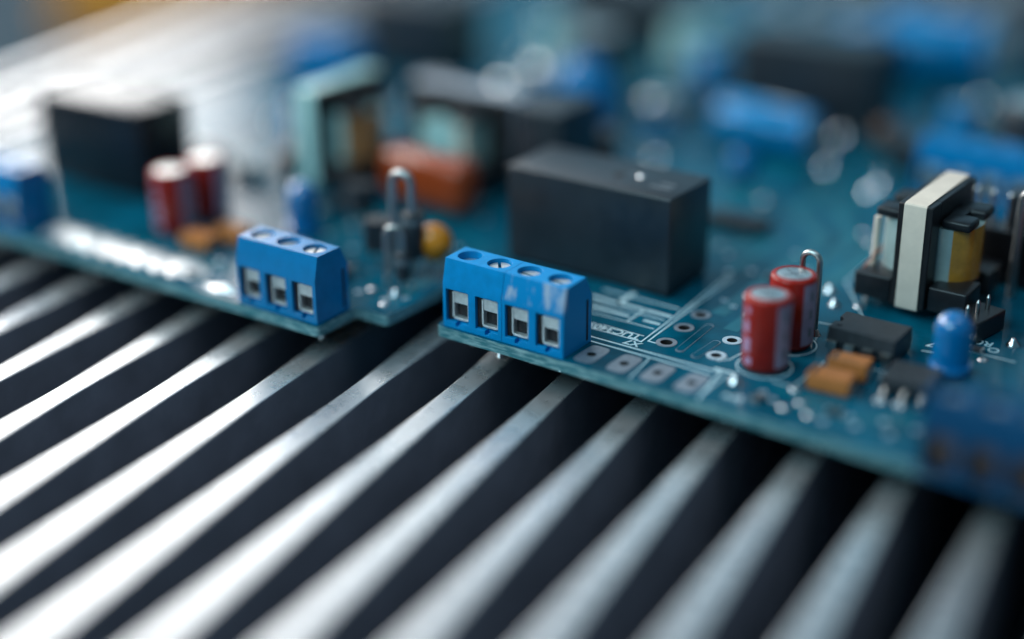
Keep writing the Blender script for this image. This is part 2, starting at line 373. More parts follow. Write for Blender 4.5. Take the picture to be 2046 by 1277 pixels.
# fine routing and vias on the open board
vr = random.Random(21)
via = MB(); via.ring(0, 0, 0, .05, .22, .5, 14); via_me = via.mesh('via', 'ring'); vd = MB(); vd.lathe([(.22, .004), (.22, .012)], 12); vd_me = vd.mesh('via_hole', 'dark')
def free(x, y):
    return not ((-8 < x < 22 and 24 < y < 39) or (38 < x < 48 and 9 < y < 26) or (46 < x < 60 and 8 < y < 56) or (-16 < x < 18 and 90 < y < 126) or (11 < x < 28 and 9 < y < 24) or (19 < x < 42 and -1 < y < 9) or (26 < x < 38 and 10 < y < 26))
routes = []
for k in range(46):
    x, y = vr.uniform(-80, 62), vr.choice((vr.uniform(4, 40), vr.uniform(40, 95), vr.uniform(40, 190)))
    if y < 14 and x < 22: continue
    pts = [(x, y)]; d = vr.choice((0, 1))
    for q in range(vr.randint(2, 4)):
        ln = vr.uniform(4, 16)*vr.choice((-1, 1)); x0, y0 = pts[-1]
        if q % 2 == d: pts.append((x0+ln, y0))
        else: pts.append((x0, y0+abs(ln)))
        if vr.random() < .6: x0, y0 = pts[-1]; c_ = vr.uniform(1, 3); pts.append((x0+c_*vr.choice((-1, 1)), y0+c_))
    pts = [p for p in pts if -84 < p[0] < 80 and p[1] > 4]
    if len(pts) < 2 or not all(free(*p) for p in pts): continue
    routes.append(pts)
for pts in routes:
    strip(pts, vr.choice((.35, .5, .5, .9)), 0.0, 0.03, 'trace', 'trace_fine')
    for p in (pts[0], pts[-1]):
        v = link('via', via_me, board, (p[0], p[1], .03)); link('via_hole', vd_me, v)
for x, y in [(30.5, 28.5), (33.5, 27.0), (36.5, 24.0), (32.4, 31.5), (38.6, 30.5), (28.4, 29.8), (35.4, 33.5), (37.6, 21.5), (46.5, 6.2), (48.4, 5.0), (56.2, 3.2), (58.4, 6.0), (60.0, 4.2), (62.5, 7.2), (64.4, 4.4), (66.6, 7.4), (44.6, 3.2),
             (-12.6, 2.4), (-10.4, 4.6), (-17.6, 2.6), (-19.6, -1.2), (-34.6, -4.4), (-37.4, .4), (-40.4, -3.4), (26.5, 42), (20.5, 46), (14.5, 43), (33.0, 47), (29.0, 52)]:
    v = link('via', via_me, board, (x, y, 0)); link('via_hole', vd_me, v)
# solder joints
sj = MB(); sj.lathe([(.98, 0), (.95, .12), (.72, .45), (.45, .78), (.36, 1.0), (.2, 1.12)], 14); sj_me = sj.mesh('solder_joint', 'solder', 80)
flat = MB(); flat.lathe([(.7, 0), (.66, .14), (.4, .28), (.12, .33)], 14); flat_me = flat.mesh('solder_joint', 'solder', 80)
spots = [(42.3, 6.5, 1), (39.6, 41.3, 1), (42.3, 36.9, 1), (45.4, 38.4, 0), (50.6, 3.8, 0), (51.8, 6.2, 0), (54.1, 3.7, 0), (49.5, 9.2, 0), (-11.5, 1.0, 0), (-12.2, 4.6, 1),
         (-16.5, 4.4, 0), (-36.0, -8.0, 0), (-43, .2, 0), (-45.8, -3.0, 0), (30.5, 33, 0), (62.8, 46, 1), (68, 38, 1), (66.3, 31.2, 0), (40.2, 25.5, 0), (36.2, 30.0, 0)]
while len(spots) < 150:
    x, y = random.uniform(-95, 70), random.uniform(50, 200)
    if any((x-a)**2+(y-c)**2 < 14 for a, c, _ in spots): continue
    spots.append((x, y, random.random() < .55))
for x, y, k in spots: link('solder_joint', sj_me if k else flat_me, board, (x, y, 0), random.uniform(0, 360))
def solder_track(x0, x1, yc, hw, h, seed):
    rnd = random.Random(seed); n, m_ = int((x1-x0)*2.2), 9; mb = MB(); vs = []; fs = []
    bumps = [(rnd.uniform(x0, x1), rnd.uniform(-.6, .6)*hw, rnd.uniform(1.2, 2.2), rnd.uniform(.25, .75)) for _ in range(int((x1-x0)/1.5))]
    for i in range(n+1):
        x = x0+(x1-x0)*i/n; e = min(1, min(x-x0, x1-x)/2.0+.02)
        wl = hw*(.82+.18*math.sin(x*1.7+seed))*math.sqrt(e)
        for j in range(m_):
            f = -1+2*j/(m_-1); y = f*wl
            z = h*e*(1-f*f)*(.55+sum(a*math.exp(-((x-bx)**2+(y-by)**2)/r**2) for bx, by, r, a in bumps))+.005
            vs.append((x, yc+y, z))
    for i in range(n):
        for j in range(m_-1): fs.append((i*m_+j, (i+1)*m_+j, (i+1)*m_+j+1, i*m_+j+1))
    mb._new(vs, fs); return mb.build('solder_track', 'track', board, angle=80)
solder_track(-76, -41, -5.4, 3.5, .62, 3)
solder_track(-38.5, -31.5, -7.9, 1.3, .5, 5)
pinm = MB(); pinm.lathe([(.45, -3.6), (.55, -3.3), (.5, -2.4), (1.0, -1.6)], 12); pin_me = pinm.mesh('solder_pin', 'solder', 60)
for x, y in ((2.5, 3.2), (7.5, 3.2), (12.5, 3.2), (17.5, 3.2), (-27, -6.6), (-22, -6.6), (-17, -6.6), (44, 8), (50, 4), (61, 8), (-60, 2), (-88, -6), (-83, -6), (8.2, 2.2)):
    link('solder_pin', pin_me, board, (x, y, 0))
stf = MB(); stf.lathe([(2.6, -5.75), (2.6, -1.6)], 6); st_me = stf.mesh('standoff', 'lead')
for x, y in ((-105, 100), (-105, 190), (85, 60), (85, 190), (-60, 30), (20, 60)): link('standoff', st_me, board, (x, y, 0))

# ------------------------------------------------------------------ terminal blocks
PROF = [(0, 0), (0, 6.46), (.80, 10), (5.55, 10), (7.0, 7.2), (7.0, 0)]
def terminal_block(label, x, y, n, mat='blue', slots=None, rz=0, group=None, metal='clamp'):
    t = thing('terminal_block', label, 'terminal block', (x, y, 0.02), rz, group)
    Ln = 5.0*n
    body = MB(); body.prism(PROF, 0.03, Ln-.03, 'yz')
    cut = MB()
    for i in range(n):
        o = 5.0*i
        cut.box(o+.55, o+4.35, -1, 5.6, .95, 5.75)
        cut.box(o+2.15, o+2.75, -1, .9, .35, 1.2)
        cut.box(o+2.15, o+3.15, -1, .5, .72, 1.2)
        cut.cyl(o+2.5, 3.2, 5.5, 11, 1.72, 28)
    bm_ = body.mesh('housing', mat); bm_.materials.append(M['dark'])
    cm = cut.mesh('cut', 'dark')
    me = boolean(bm_, cm)
    me.materials.clear(); me.materials.append(M[mat])
    for p in me.polygons: p.material_index = 0
    me.shade_smooth(); me.set_sharp_from_angle(angle=math.radians(30))
    h = link('housing', me, t)
    # side rib slot on the back and end face line
    r = MB(); r.box(Ln-.05, Ln+.02, 5.75, 6.15, .6, 6.6); r.build('side_groove', 'dark', t)
    for i in range(n):
        o = 5.0*i
        b = MB(); b.box(o+1.38, o+3.98, .55, 4.9, 3.65, 5.6, bev=.16); p = b.build('clamp_plate', metal, t)
        c = MB(); x0, x1, z0, z1, rd = o+1.34, o+4.22, 1.25, 5.3, .55
        path = [(x0, z1)]+arc(x0+rd, z0+rd, rd, 180, 270, 5)+arc(x1-rd, z0+rd, rd, 270, 360, 5)+[(x1, z1)]
        inner = [(x0+.3, z1)]+arc(x0+rd, z0+rd, rd-.3, 180, 270, 5)+arc(x1-rd, z0+rd, rd-.3, 270, 360, 5)+[(x1-.3, z1)]
        m_ = len(path); vs = [(a, .45, z) for a, z in path]+[(a, .45, z) for a, z in inner]+[(a, 5.2, z) for a, z in path]+[(a, 5.2, z) for a, z in inner]
        fs = []
        for q in range(m_-1):
            fs += [(q, q+1, m_+q+1, m_+q), (2*m_+q, 2*m_+q+1, q+1, q), (m_+q, m_+q+1, 3*m_+q+1, 3*m_+q), (2*m_+q, 3*m_+q, 3*m_+q+1, 2*m_+q+1)]
        c._new(vs, fs); c.build('clamp_cage', metal, t, angle=50)
        d = MB(); d.box(o+1.68, o+3.88, 1.25, 4.5, 1.6, 3.62); d.build('shade_block', 'shade_score', t)  # dark filler box standing in for the shade within the cage
        g = MB(); g.box(o+.58, o+1.25, .55, 5.3, 1.0, 5.7); g.build('shade_liner', 'shade_score', t)  # added dark liner, gives the deep shade of the opening as a solid
        # screw
        ang, dz = (slots or [(20, .9)]*n)[i]
        s = MB(); s.X = Matrix.Translation((o+2.5, 3.2, 10-dz)) @ Matrix.Rotation(math.radians(ang), 4, 'Z')
        R0 = 1.55
        for sgn in (1, -1):
            pts = [(R0*math.cos(a), R0*math.sin(a)) for a in [math.asin(.22/R0)+(math.pi-2*math.asin(.22/R0))*q/14 for q in range(15)]]
            pts = [(px, py*sgn) for px, py in pts]
            s.prism(pts, -.75, 0)
        s.cyl(0, 0, -2.6, -.7, R0, 24)
        s.build('screw', 'screw', t)
    return t
terminal_block('two-way blue terminal block with clean face, at the notched corner of the board edge', 0, 0, 2, 'blue', [(75, 1.1), (128, .5)])
terminal_block('two-way blue terminal block with whitish scuffs, beside empty row of pads', 10.0, 0, 2, 'blue_worn', [(-6, .6), (-10, .6)])
terminal_block('three-way blue terminal block with glaring top, on the projecting board tongue', -29.6, -9.95, 3, 'blue_dusty', [(40, .5), (60, .7), (115, .45)])
terminal_block('blurred blue terminal block cut off by the left picture edge, before a black relay', -93.2, -9.2, 3, 'blue_dusty')
terminal_block('strongly blurred blue terminal block in the right foreground, overhanging the board edge', 70.6, -2.9, 4, 'blue_dark', metal='russet')
terminal_block('row of blurred blue terminals behind the small transformer at the right', 33.5, 88, 6, 'blue_dusty')

# ------------------------------------------------------------------ relays
def relay(label, x, y, lx, ly, h, mat='relay', rz=0, marks=True):
    t = thing('relay', label, 'relay', (x, y, 0), rz)
    b = MB(); b.box(0, lx, 0, ly, .5, h, bev=.35, seg=3); b.build('case', mat, t)
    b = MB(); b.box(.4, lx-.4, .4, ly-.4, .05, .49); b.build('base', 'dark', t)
    if marks:
        b = MB(); b.lathe([(.95, h-.01), (.95, h+.02), (.6, h+.02)], 20, lx*.58, ly*.45); b.build('moulding_mark', 'dark', t)
        b = MB(); b.lathe([(.62, h-.02), (.62, h+.10), (.45, h+.30), (.15, h+.38)], 18, lx*.70, ly*.52); b.build('vent_nib', 'solder', t)
        for i, (u, wd) in enumerate(((.80, 3.4), (.83, 2.4), (.62, 2.6))):
            b = MB(); b.box(lx*u, lx*u+wd, ly*(.30+.13*i), ly*(.30+.13*i)+.55, h-.01, h+.012); b.build('printed_line', 'ink', t)
    return t
relay('large black relay standing behind the four-way blue terminals', -6.95, 25.6, 28.3, 12.1, 15.2)
relay('black relay with white glare on its top, behind the left blue terminals', -97, 12.1, 24.9, 11.8, 15.7, 'relay_gloss', marks=False)
relay('blurred black relay behind the lying blue capacitor', -13, 111, 28.5, 12.5, 16.5, marks=False)
relay('blurred black relay at the top of the picture, behind a blue box capacitor', -98, 100, 24, 13, 16, marks=False)
relay('black box-shaped relay at the right edge, behind the small transformer', 58.5, 60, 22, 12, 13.5, marks=False)

# ------------------------------------------------------------------ red electrolytic capacitors
def red_capacitor(label, x, y, rz=0, r=3.15, h=10.5, group=None):
    t = thing('electrolytic_capacitor', label, 'capacitor', (x, y, 0), rz, group)
    b = MB(); b.lathe([(r-.55, .25), (r-.25, .35), (r, .9), (r, h-.55), (r-.08, h-.22), (r-.3, h-.05), (r-.75, h-.02), (r-.78, h-.12)], 40)
    b.build('sleeve', 'red', t, angle=60)
    b = MB(); b.lathe([(r-.79, h-.3), (r-.79, h-.10), (r-.9, h-.07)], 36); top = b.build('can_top', 'can', t, angle=60)
    for a in (35, 125):
        b = MB(); b.X = Matrix.Rotation(math.radians(a), 4, 'Z'); b.box(-r*.55, r*.55, -.07, .07, h-.075, h-.055); b.build('vent_score', 'shade_score', top)
    b = MB(); b.lathe([(r-.4, .02), (r-.4, .5)], 28); b.build('seal', 'rubber', t)
    def patch(a0, a1, z0, z1, name, mat):
        n = max(3, int((a1-a0)/8)); vs = []; fs = []
        for k in range(n+1):
            a = math.radians(a0+(a1-a0)*k/n)
            for z in (z0, z1): vs.append(((r+.012)*math.cos(a), (r+.012)*math.sin(a), z))
        for k in range(n): fs.append((2*k, 2*k+2, 2*k+3, 2*k+1))
        m_ = MB(); m_._new(vs, fs); return m_.build(name, mat, t)
    patch(-62, -10, 1.0, h-.7, 'polarity_stripe', 'stripe')
    for i in range(3): patch(-42, -30, 2.2+2.6*i, 3.5+2.6*i, 'minus_sign', 'ink').scale = (1.005, 1.005, 1)
    for z0, z1, a0, a1 in ((1.2, 2.2, -142, -122), (2.9, 4.9, -150, -128), (5.6, 7.3, -152, -134), (8.2, 9.2, -146, -132)):
        patch(a0, a1, z0, z1, 'printed_text', 'print')
    return t
red_capacitor('red electrolytic capacitor beside two ring pads, front one of the near pair', 43.1, 13.3, 22)
red_capacitor('red electrolytic capacitor with a wire loop behind it, rear one of the near pair', 42.8, 21.4, 24)
red_capacitor('blurred red capacitor left of the orange chips, front one of the far pair', -58.3, 5.6, 42)
red_capacitor('blurred red capacitor behind its twin near the left relay, rear one of the far pair', -57.8, 13.0, 40)
red_capacitor('red capacitor half out of the picture at the right edge', 71.0, 47, 0)

# ------------------------------------------------------------------ upright wire parts
def hairpin(x0, x1, y, ztop, zb0, zb1, n=12):
    r = abs(x1-x0)/2; cx = (x0+x1)/2
    return [(x0, y, zb0), (x0, y, ztop-r-1.0)]+[(cx+r*math.cos(math.pi*(1-k/n))*(1 if x1 > x0 else -1), y, ztop-r+r*math.sin(math.pi*k/n)) for k in range(n+1)]+[(x1, y, ztop-r-1.0), (x1, y, zb1)]
t = thing('wire_loop', 'thin wire hairpin rising just behind the red capacitor pair', 'wire', (43.0, 26.2, 0))
b = MB(); b.tube(hairpin(-1.25, 1.25, 0, 11.9, 0, 0), .42, 12); b.build('wire', 'lead', t, angle=80)
for x in (-1.25, 1.25): b = MB(); b.lathe([(.9, 0), (.7, .4), (.45, .9)], 12, x, 0); b.build('solder_fillet', 'solder', t)
def standing_diode(label, x, y, rz, ztop, zb0, zb1, rb, gap=3.6, wr=.42, mat='epoxy'):
    t = thing('upright_diode', label, 'diode', (x, y, 0), rz)
    b = MB(); b.tube(hairpin(-gap, 0, 0, ztop, 0, zb1-.2), wr, 12); b.build('lead', 'lead', t, angle=80)
    b = MB(); b.lathe([(rb*.5, zb0), (rb*.95, zb0+.15), (rb, zb0+.5), (rb, zb1-.5), (rb*.95, zb1-.15), (rb*.5, zb1)], 22); bo = b.build('body', mat, t)
    b = MB(); b.lathe([(rb+.015, zb1-1.6), (rb+.015, zb1-.7)], 22, close=False); b.build('cathode_band', 'ink', bo)
    b = MB(); b.tube([(0, 0, 0), (0, 0, zb0+.2)], wr, 10); b.build('lead', 'lead', t)
    return t
standing_diode('upright black diode with a tall fat wire loop, beside the orange bead', -14.6, 12.0, 8, 16.0, 3.0, 10.2, 1.75, 3.2, .62)
standing_diode('shorter upright black diode with a thin wire loop, near the board notch', -13.4, 8.0, 25, 9.2, 1.0, 5.2, 1.1, 2.5, .40)
standing_diode('upright diode with a slanted bright lead, between transformer and right edge', 68.5, 47.5, 130, 7.5, 1.5, 5.2, 1.3, 2.8, .35)
t = thing('wire_arch', 'bent metal arch at the right edge before the black box', 'wire', (64.0, 54.0, 0))
b = MB(); b.tube(hairpin(-1.9, 1.9, 0, 16.5, 0, 0), .62, 12); b.build('wire', 'lead', t, angle=80)

# ------------------------------------------------------------------ bead and box capacitors
def bead(label, x, y, z, rx, ry, rz_, mat, rot=0, name='bead_capacitor'):
    t = thing(name, label, 'capacitor', (x, y, 0), rot)
    b = MB(); prof = []
    for k in range(15):
        a = -math.pi/2+math.pi*k/14; rr_ = max(.04, math.cos(a)); zz = math.sin(a)
        if zz < 0: rr_ *= 1-.25*abs(zz)
        prof.append((rr_, zz))
    b.X = Matrix.Translation((0, 0, z)) @ Matrix.Diagonal((rx, ry, rz_, 1)); b.lathe(prof, 28); b.build('body', mat, t, angle=80)
    for s_ in (-1, 1):
        b = MB(); b.tube([(s_*1.25, 0, 0), (s_*1.25, 0, max(.3, z-rz_*.75))], .28, 8); b.build('lead', 'lead', t)
    return t
bead('small orange-yellow bead capacitor standing near the four-way terminals', -12.6, 14.6, 4.9, 2.9, 2.4, 3.0, 'yellow', 20)
bead('blue teardrop capacitor standing behind the large black relay', -30.5, 85, 7.0, 6.2, 4.0, 8.5, 'blue_epoxy', 20)
bead('blurred brown bead capacitor left of the lying blue capacitor', -29, 127, 3.2, 3.6, 2.6, 3.4, 'brown', 10)
t = thing('film_capacitor', 'rust-red dipped film capacitor between the transformers and the large relay', 'capacitor', (-30.0, 36.5, 0), -4)
b = MB(); b.box(-9.6, 9.2, -3.0, 3.0, 1.2, 9.9, bev=2.3, seg=5); b.build('body', 'film', t, angle=80)
for s_ in (-1, 1): b = MB(); b.lathe([(.5, 0), (.6, 1.2), (1.1, 2.4)], 12, s_*5.0, 0); b.build('lead', 'film', t)
t = thing('box_capacitor', 'blurred blue box-shaped capacitor near the top left, before a black relay', 'capacitor', (-92, 83, 0), 12)
b = MB(); b.box(-7.5, 7.5, -4, 4, .4, 11, bev=1.0, seg=3); b.build('case', 'blue_epoxy', t)
b = MB(); b.box(-6.5, 6.5, -3, 3, 0, .4); b.build('base', 'rubber', t)

def lying_capacitor(label, x, y, r, ln, rz, mat):
    t = thing('lying_capacitor', label, 'capacitor', (x, y, 0), rz)
    X = Matrix.Translation((0, 0, r+.1)) @ Matrix.Rotation(math.pi/2, 4, 'Y')
    b = MB(); b.X = X; b.lathe([(r-.9, -ln/2), (r-.25, -ln/2+.1), (r, -ln/2+.6), (r, ln/2-2.6), (r-.35, ln/2-2.2), (r-.35, ln/2-1.8), (r, ln/2-1.4), (r, ln/2-.5), (r-.3, ln/2-.05), (r-.9, ln/2)], 40); b.build('sleeve', mat, t, angle=50)
    b = MB(); b.X = X; b.lathe([(r-1.0, -ln/2-.06), (r-1.0, ln/2+.04)], 32); b.build('can', 'can', t)
    b = MB(); b.X = X; vs = []; fs = []  # pale patch on the sleeve, white glare painted as colour
    for k in range(9):
        a = math.radians(-150+70*k/8)
        for zz in (-ln*.08, ln*.34): vs.append(((r+.03)*math.cos(math.radians(180)+a+math.radians(90)), (r+.03)*math.sin(math.radians(180)+a+math.radians(90)), zz))
    for k in range(8): fs.append((2*k, 2*k+2, 2*k+3, 2*k+1))
    b._new(vs, fs); b.build('glare_patch', 'label', t, angle=80)  # the 'label' material is the pale painted glare here
    for s_ in (-1, 1): b = MB(); b.tube([(ln/2, s_*1.8, r), (ln/2+1.5, s_*1.8, r), (ln/2+2.2, s_*1.8, r-.8), (ln/2+2.2, s_*1.8, 0)], .3, 8); b.build('lead', 'lead', t)
    return t
lying_capacitor('blue sleeved capacitor lying on the board with white glare, before a black relay', 1.5, 97, 4.3, 19, -6, 'sleeve_blue')
lying_capacitor('blurred blue sleeved capacitor at the top right of the picture', 8, 163, 6.2, 22, 5, 'sleeve_blue')
t = thing('potted_coil', 'blurred pale teal round coil at the top, left of the black relay', 'coil', (-37, 138, 0))
b = MB(); b.lathe([(5.2, .2), (5.6, .8), (5.6, 8.8), (5.0, 9.4), (2.4, 9.4), (2.2, 8.8)], 32); b.build('case', 'paleteal', t)
b = MB(); b.lathe([(2.1, 1), (2.1, 9.0)], 20); b.build('core', 'ferrite', t)

# silver capacitors, blurred, between the big coil and the top edge
for lab, x, y, r, h in (('blurred silver can capacitor standing behind the second transformer, nearer one', -45, 82, 3.4, 9.5), ('blurred silver can capacitor behind the second transformer, farther one', -44, 93, 4.0, 10.5),
                        ('blurred silver can capacitor beside the blue teardrop capacitor', -21, 96, 3.0, 6.5)):
    t = thing('can_capacitor', lab, 'capacitor', (x, y, 0))
    b = MB(); b.lathe([(r-.2, .1), (r, .4), (r, h-.5), (r-.5, h)], 28); b.build('can', 'can', t)
    b = MB(); b.lathe([(r+.03, .6), (r+.03, h*.5)], 28, close=False); b.build('printed_band', 'sleeve_blue', t)
    b = MB(); b.box(-r-.3, r+.3, -r-.3, r+.3, 0, .35, bev=.1); b.build('seat', 'rubber', t)

# blue upright capacitors, coils, headers and flat chips crowding the rear of the board
def blue_can(label, x, y, r, h, mat='sleeve_blue'):
    t = thing('upright_capacitor', label, 'capacitor', (x, y, 0), random.uniform(0, 90))
    b = MB(); b.lathe([(r-.5, .2), (r, .8), (r, h-.6), (r-.3, h-.1), (r-.8, h)], 32); b.build('sleeve', mat, t, angle=40)
    b = MB(); b.lathe([(r-.85, h-.2), (r-.85, h+.05)], 28); b.build('can_top', 'can', t)
    b = MB(); b.lathe([(r-.4, 0), (r-.4, .5)], 20); b.build('seal', 'rubber', t)
def coil(label, x, y, r, h):
    t = thing('drum_coil', label, 'coil', (x, y, 0))
    b = MB(); b.lathe([(r, .3), (r, 1.3), (r*.8, 1.4), (r*.8, h-1.2), (r, h-1.1), (r, h)], 28); b.build('drum', 'ferrite', t)
    b = MB(); b.lathe([(r*.9, 1.45), (r*.94, h*.5), (r*.9, h-1.25)], 28, close=False); b.build('winding', 'copper', t, angle=60)
def header(label, x, y, n, rz, h=8.5):
    t = thing('pin_header', label, 'connector', (x, y, 0), rz)
    b = MB(); b.box(-1.3, 2.54*(n-1)+1.3, -2.2, 2.2, .1, h*.62, bev=.25); b.build('shroud', 'bobbin', t)
    for i in range(n):
        b = MB(); b.lathe([(.32, 0), (.32, h-.4), (.12, h)], 10, 2.54*i, 0); b.build('pin', 'lead', t)
def flat_chip(label, x, y, lx, ly, rz):
    t = thing('flat_chip', label, 'chip', (x, y, 0), rz)
    b = MB(); b.box(-lx/2, lx/2, -ly/2, ly/2, .2, 1.75, bev=.2); b.build('body', 'epoxy', t)
    for i in range(int(lx/1.27)):
        for s_ in (-1, 1):
            xx = -lx/2+.63+1.27*i; y0, y1 = sorted((s_*(ly/2-.05), s_*(ly/2+1.0))); b = MB(); b.box(xx-.2, xx+.2, y0, y1, .05, .5, bev=.05); b.build('pin', 'lead', t)
blue_can('blurred blue upright capacitor beside the pale teal coil at the top', -22, 143, 4.2, 11)
blue_can('blurred blue upright capacitor behind the lying blue capacitor, to its right', 30, 118, 3.2, 8)
blue_can('blurred blue upright capacitor in the far right corner of the board', 44, 150, 5, 12)
blue_can('blurred pale upright capacitor far back at the top centre', -60, 122, 4.5, 11, 'paleteal')
blue_can('blurred pale upright capacitor between the two transformers and the teardrop capacitor', -58, 74, 3.6, 9, 'label')
blue_can('blurred tall black upright capacitor behind the blue teardrop capacitor', -40, 104, 5.2, 15, 'relay')
blue_can('blurred tall black upright capacitor behind the blue terminal row at the right', 47, 106, 5.5, 14, 'relay')
blue_can('blurred cyan upright capacitor near the top edge, between pale coil and rear relay', -3, 150, 4.4, 12)
blue_can('blurred cyan upright capacitor left of the rear black relay', -24, 122, 3.4, 10)
relay('blurred dark box far back between top capacitors', -72, 140, 26, 12, 14, marks=False)
relay('blurred dark box in the far right corner behind blue capacitors', 22, 172, 30, 14, 16, marks=False)
relay('blurred low dark box right of the lying blue capacitor', 24, 98, 9, 7, 6, marks=False)
bead('blurred cyan bead capacitor right of the large relay, far back', 6, 78, 3.0, 2.6, 2.0, 3.0, 'blue_epoxy', 40)
bead('blurred dark brown bead capacitor before the rear black relay', 20, 108, 3.0, 2.4, 2.0, 2.8, 'brown', 10)
coil('dark drum coil just behind the second transformer', -14, 62, 4.2, 10)
coil('blurred dark drum coil at the top, right of the teardrop capacitor', -12, 140, 5, 9)
header('black pin header with round pin tips, directly behind the small transformer', 51, 60.5, 6, -4, 13.5)
header('low black pin header right of the small transformer', 61.8, 36.5, 3, 78, 5)
flat_chip('flat black chip on the open board behind the red capacitor pair', 16, 58, 10, 4, 0)
flat_chip('flat black chip before the blurred blue terminal row', 44, 79, 10, 6, 5)
flat_chip('flat black chip left of the lying blue capacitor', -22, 112, 9, 6, 90)
flat_chip('flat black chip far back at the right of the rear relay', 24, 135, 12, 7, 0)

relay('tall dark box between the rust-red film capacitor and the large relay', -18.5, 45, 8.5, 12, 17.5, marks=False)
def small_transistor(label, x, y, rz):
    t = thing('small_transistor', label, 'transistor', (x, y, 0), rz)
    pts = [(2.3*math.cos(math.radians(a)), 2.3*math.sin(math.radians(a))) for a in range(-40, 221, 20)]
    b = MB(); b.prism(pts, 2.6, 7.4); b.build('body', 'epoxy', t)
    for k in (-1, 0, 1): b = MB(); b.tube([(k*1.27, 0, 0), (k*1.27, 0, 2.7)], .25, 8); b.build('lead', 'lead', t)
small_transistor('small black transistor on three legs, behind the shorter upright diode', -21.5, 12.5, 30)
small_transistor('small black transistor on three legs, below the blurred transformer', -34.5, 24, 200)
small_transistor('small black transistor on three legs, behind the left red capacitors', -66, 22, 160)
def lying_diode(label, x, y, rz, mat, r=1.0, ln=4.2):
    t = thing('axial_diode', label, 'diode', (x, y, 0), rz); X = Matrix.Translation((0, 0, r+.15)) @ Matrix.Rotation(math.pi/2, 4, 'Y')
    b = MB(); b.X = X; b.lathe([(r*.5, -ln/2), (r, -ln/2+.35), (r, ln/2-.35), (r*.5, ln/2)], 20); bo = b.build('body', mat, t, angle=50)
    b = MB(); b.X = X; b.lathe([(r+.015, ln/2-1.2), (r+.015, ln/2-.6)], 20, close=False); b.build('cathode_band', 'ink', bo)
    for s_ in (-1, 1): b = MB(); b.tube([(s_*ln/2, 0, r+.15), (s_*(ln/2+1.6), 0, r+.15), (s_*(ln/2+2.2), 0, r-.3), (s_*(ln/2+2.3), 0, 0)], .28, 8); b.build('lead', 'lead', t, angle=80)
lying_diode('glassy orange diode lying behind the three-way blue terminals', -23, 4.5, 80, 'glass')
lying_diode('black diode lying between the far orange chips and the blue dome LED', -38.5, 9.5, 20, 'epoxy')
lying_diode('black diode lying left of the rust-red film capacitor', -43, 27, 85, 'epoxy')
lying_diode('black diode lying behind the left red capacitors', -66, 30, 10, 'epoxy', 1.3, 5)
lying_diode('glassy orange diode lying behind the left black relay', -80, 36, 0, 'glass')
lying_diode('black diode lying near the left transformer and the white glare', -66, 42, 75, 'epoxy', 1.3, 5)
blue_can('blurred blue upright capacitor between left relay and left transformer', -72, 52, 3.2, 8)

# ------------------------------------------------------------------ leds
def led(label, x, y, r=2.5, h=8.6, rz=0):
    t = thing('indicator_led', label, 'LED', (x, y, .0), rz)
    b = MB(); b.lathe([(r+.35, .6), (r+.35, 1.5), (r, 1.55)]+[(r, h-r)]+[(max(.05, r*math.cos(math.radians(a))), h-r+r*math.sin(math.radians(a))) for a in range(10, 91, 10)], 32); b.build('lens', 'led', t, angle=40)
    for s_ in (-1, 1): b = MB(); b.box(s_*1.27-.25, s_*1.27+.25, -.25, .25, 0, .8); b.build('lead', 'lead', t)
    return t
led('blue dome LED rising beside the black chip at the right', 63.9, 25.3)
led('blurred blue dome LED behind the three-way blue terminals', -40.2, 16.2, 2.45, 8.8)

# ------------------------------------------------------------------ chips
t = thing('dip_chip', 'black eight-pin chip with notch and silver legs, before the small transformer', 'chip', (52.6, 25.2, 0))
b = MB(); L2, W2 = 4.7, 3.25
pr = [(-W2, 1.9), (-W2+.25, .55), (W2-.25, .55), (W2, 1.9), (W2-.35, 3.7), (-W2+.35, 3.7)]
b.prism(pr, -L2, L2, 'yz'); bm1 = b.mesh('body', 'epoxy')
cc = MB(); cc.cyl(-L2, 0, 3.0, 5, .85, 20); cc.cyl(-L2+1.2, -2.0, 3.55, 5, .4, 16)
bm1 = boolean(bm1, cc.mesh('cut', 'dark')); bm1.materials.clear(); bm1.materials.append(M['epoxy'])
for p in bm1.polygons: p.material_index = 0
bm1.polygons.foreach_set('use_smooth', [False]*len(bm1.polygons))
link('body', bm1, t)
for i in range(4):
    for s_ in (-1, 1):
        b = MB(); x = -3.81+2.54*i; y0, y1 = sorted((s_*3.1, s_*3.85)); b.box(x-.7, x+.7, y0, y1, 1.75, 2.0, bev=.05)
        ya, yb = sorted((s_*3.62, s_*3.87)); b.box(x-.7, x+.7, ya, yb, .9, 1.95); b.box(x-.26, x+.26, ya, yb, -.5, .9)
        b.build('pin', 'lead', t)
t = thing('power_transistor', 'flat black power transistor with two bright legs, between orange chips and blue LED', 'transistor', (61.7, 17.6, 0), 4)
b = MB(); b.box(-3.3, 3.3, -3.1, 3.1, .15, 2.35, bev=.3); b.build('body', 'epoxy', t)
for x in (-2.2, .35, 2.6): b = MB(); b.tube([(x, -3.0, 1.0), (x, -3.7, 1.0), (x, -4.4, .35), (x, -5.4, .28)], .42, 8); b.build('pin', 'lead', t); 
b = MB(); b.box(-2.7, 2.7, 2.9, 4.3, .05, .6, bev=.1); b.build('tab', 'tin', t)
for x in (-2.2, .35): b = MB(); b.lathe([(1.0, .0), (.85, .3), (.35, .62)], 14, x, -5.3); b.build('solder_fillet', 'solder', t)
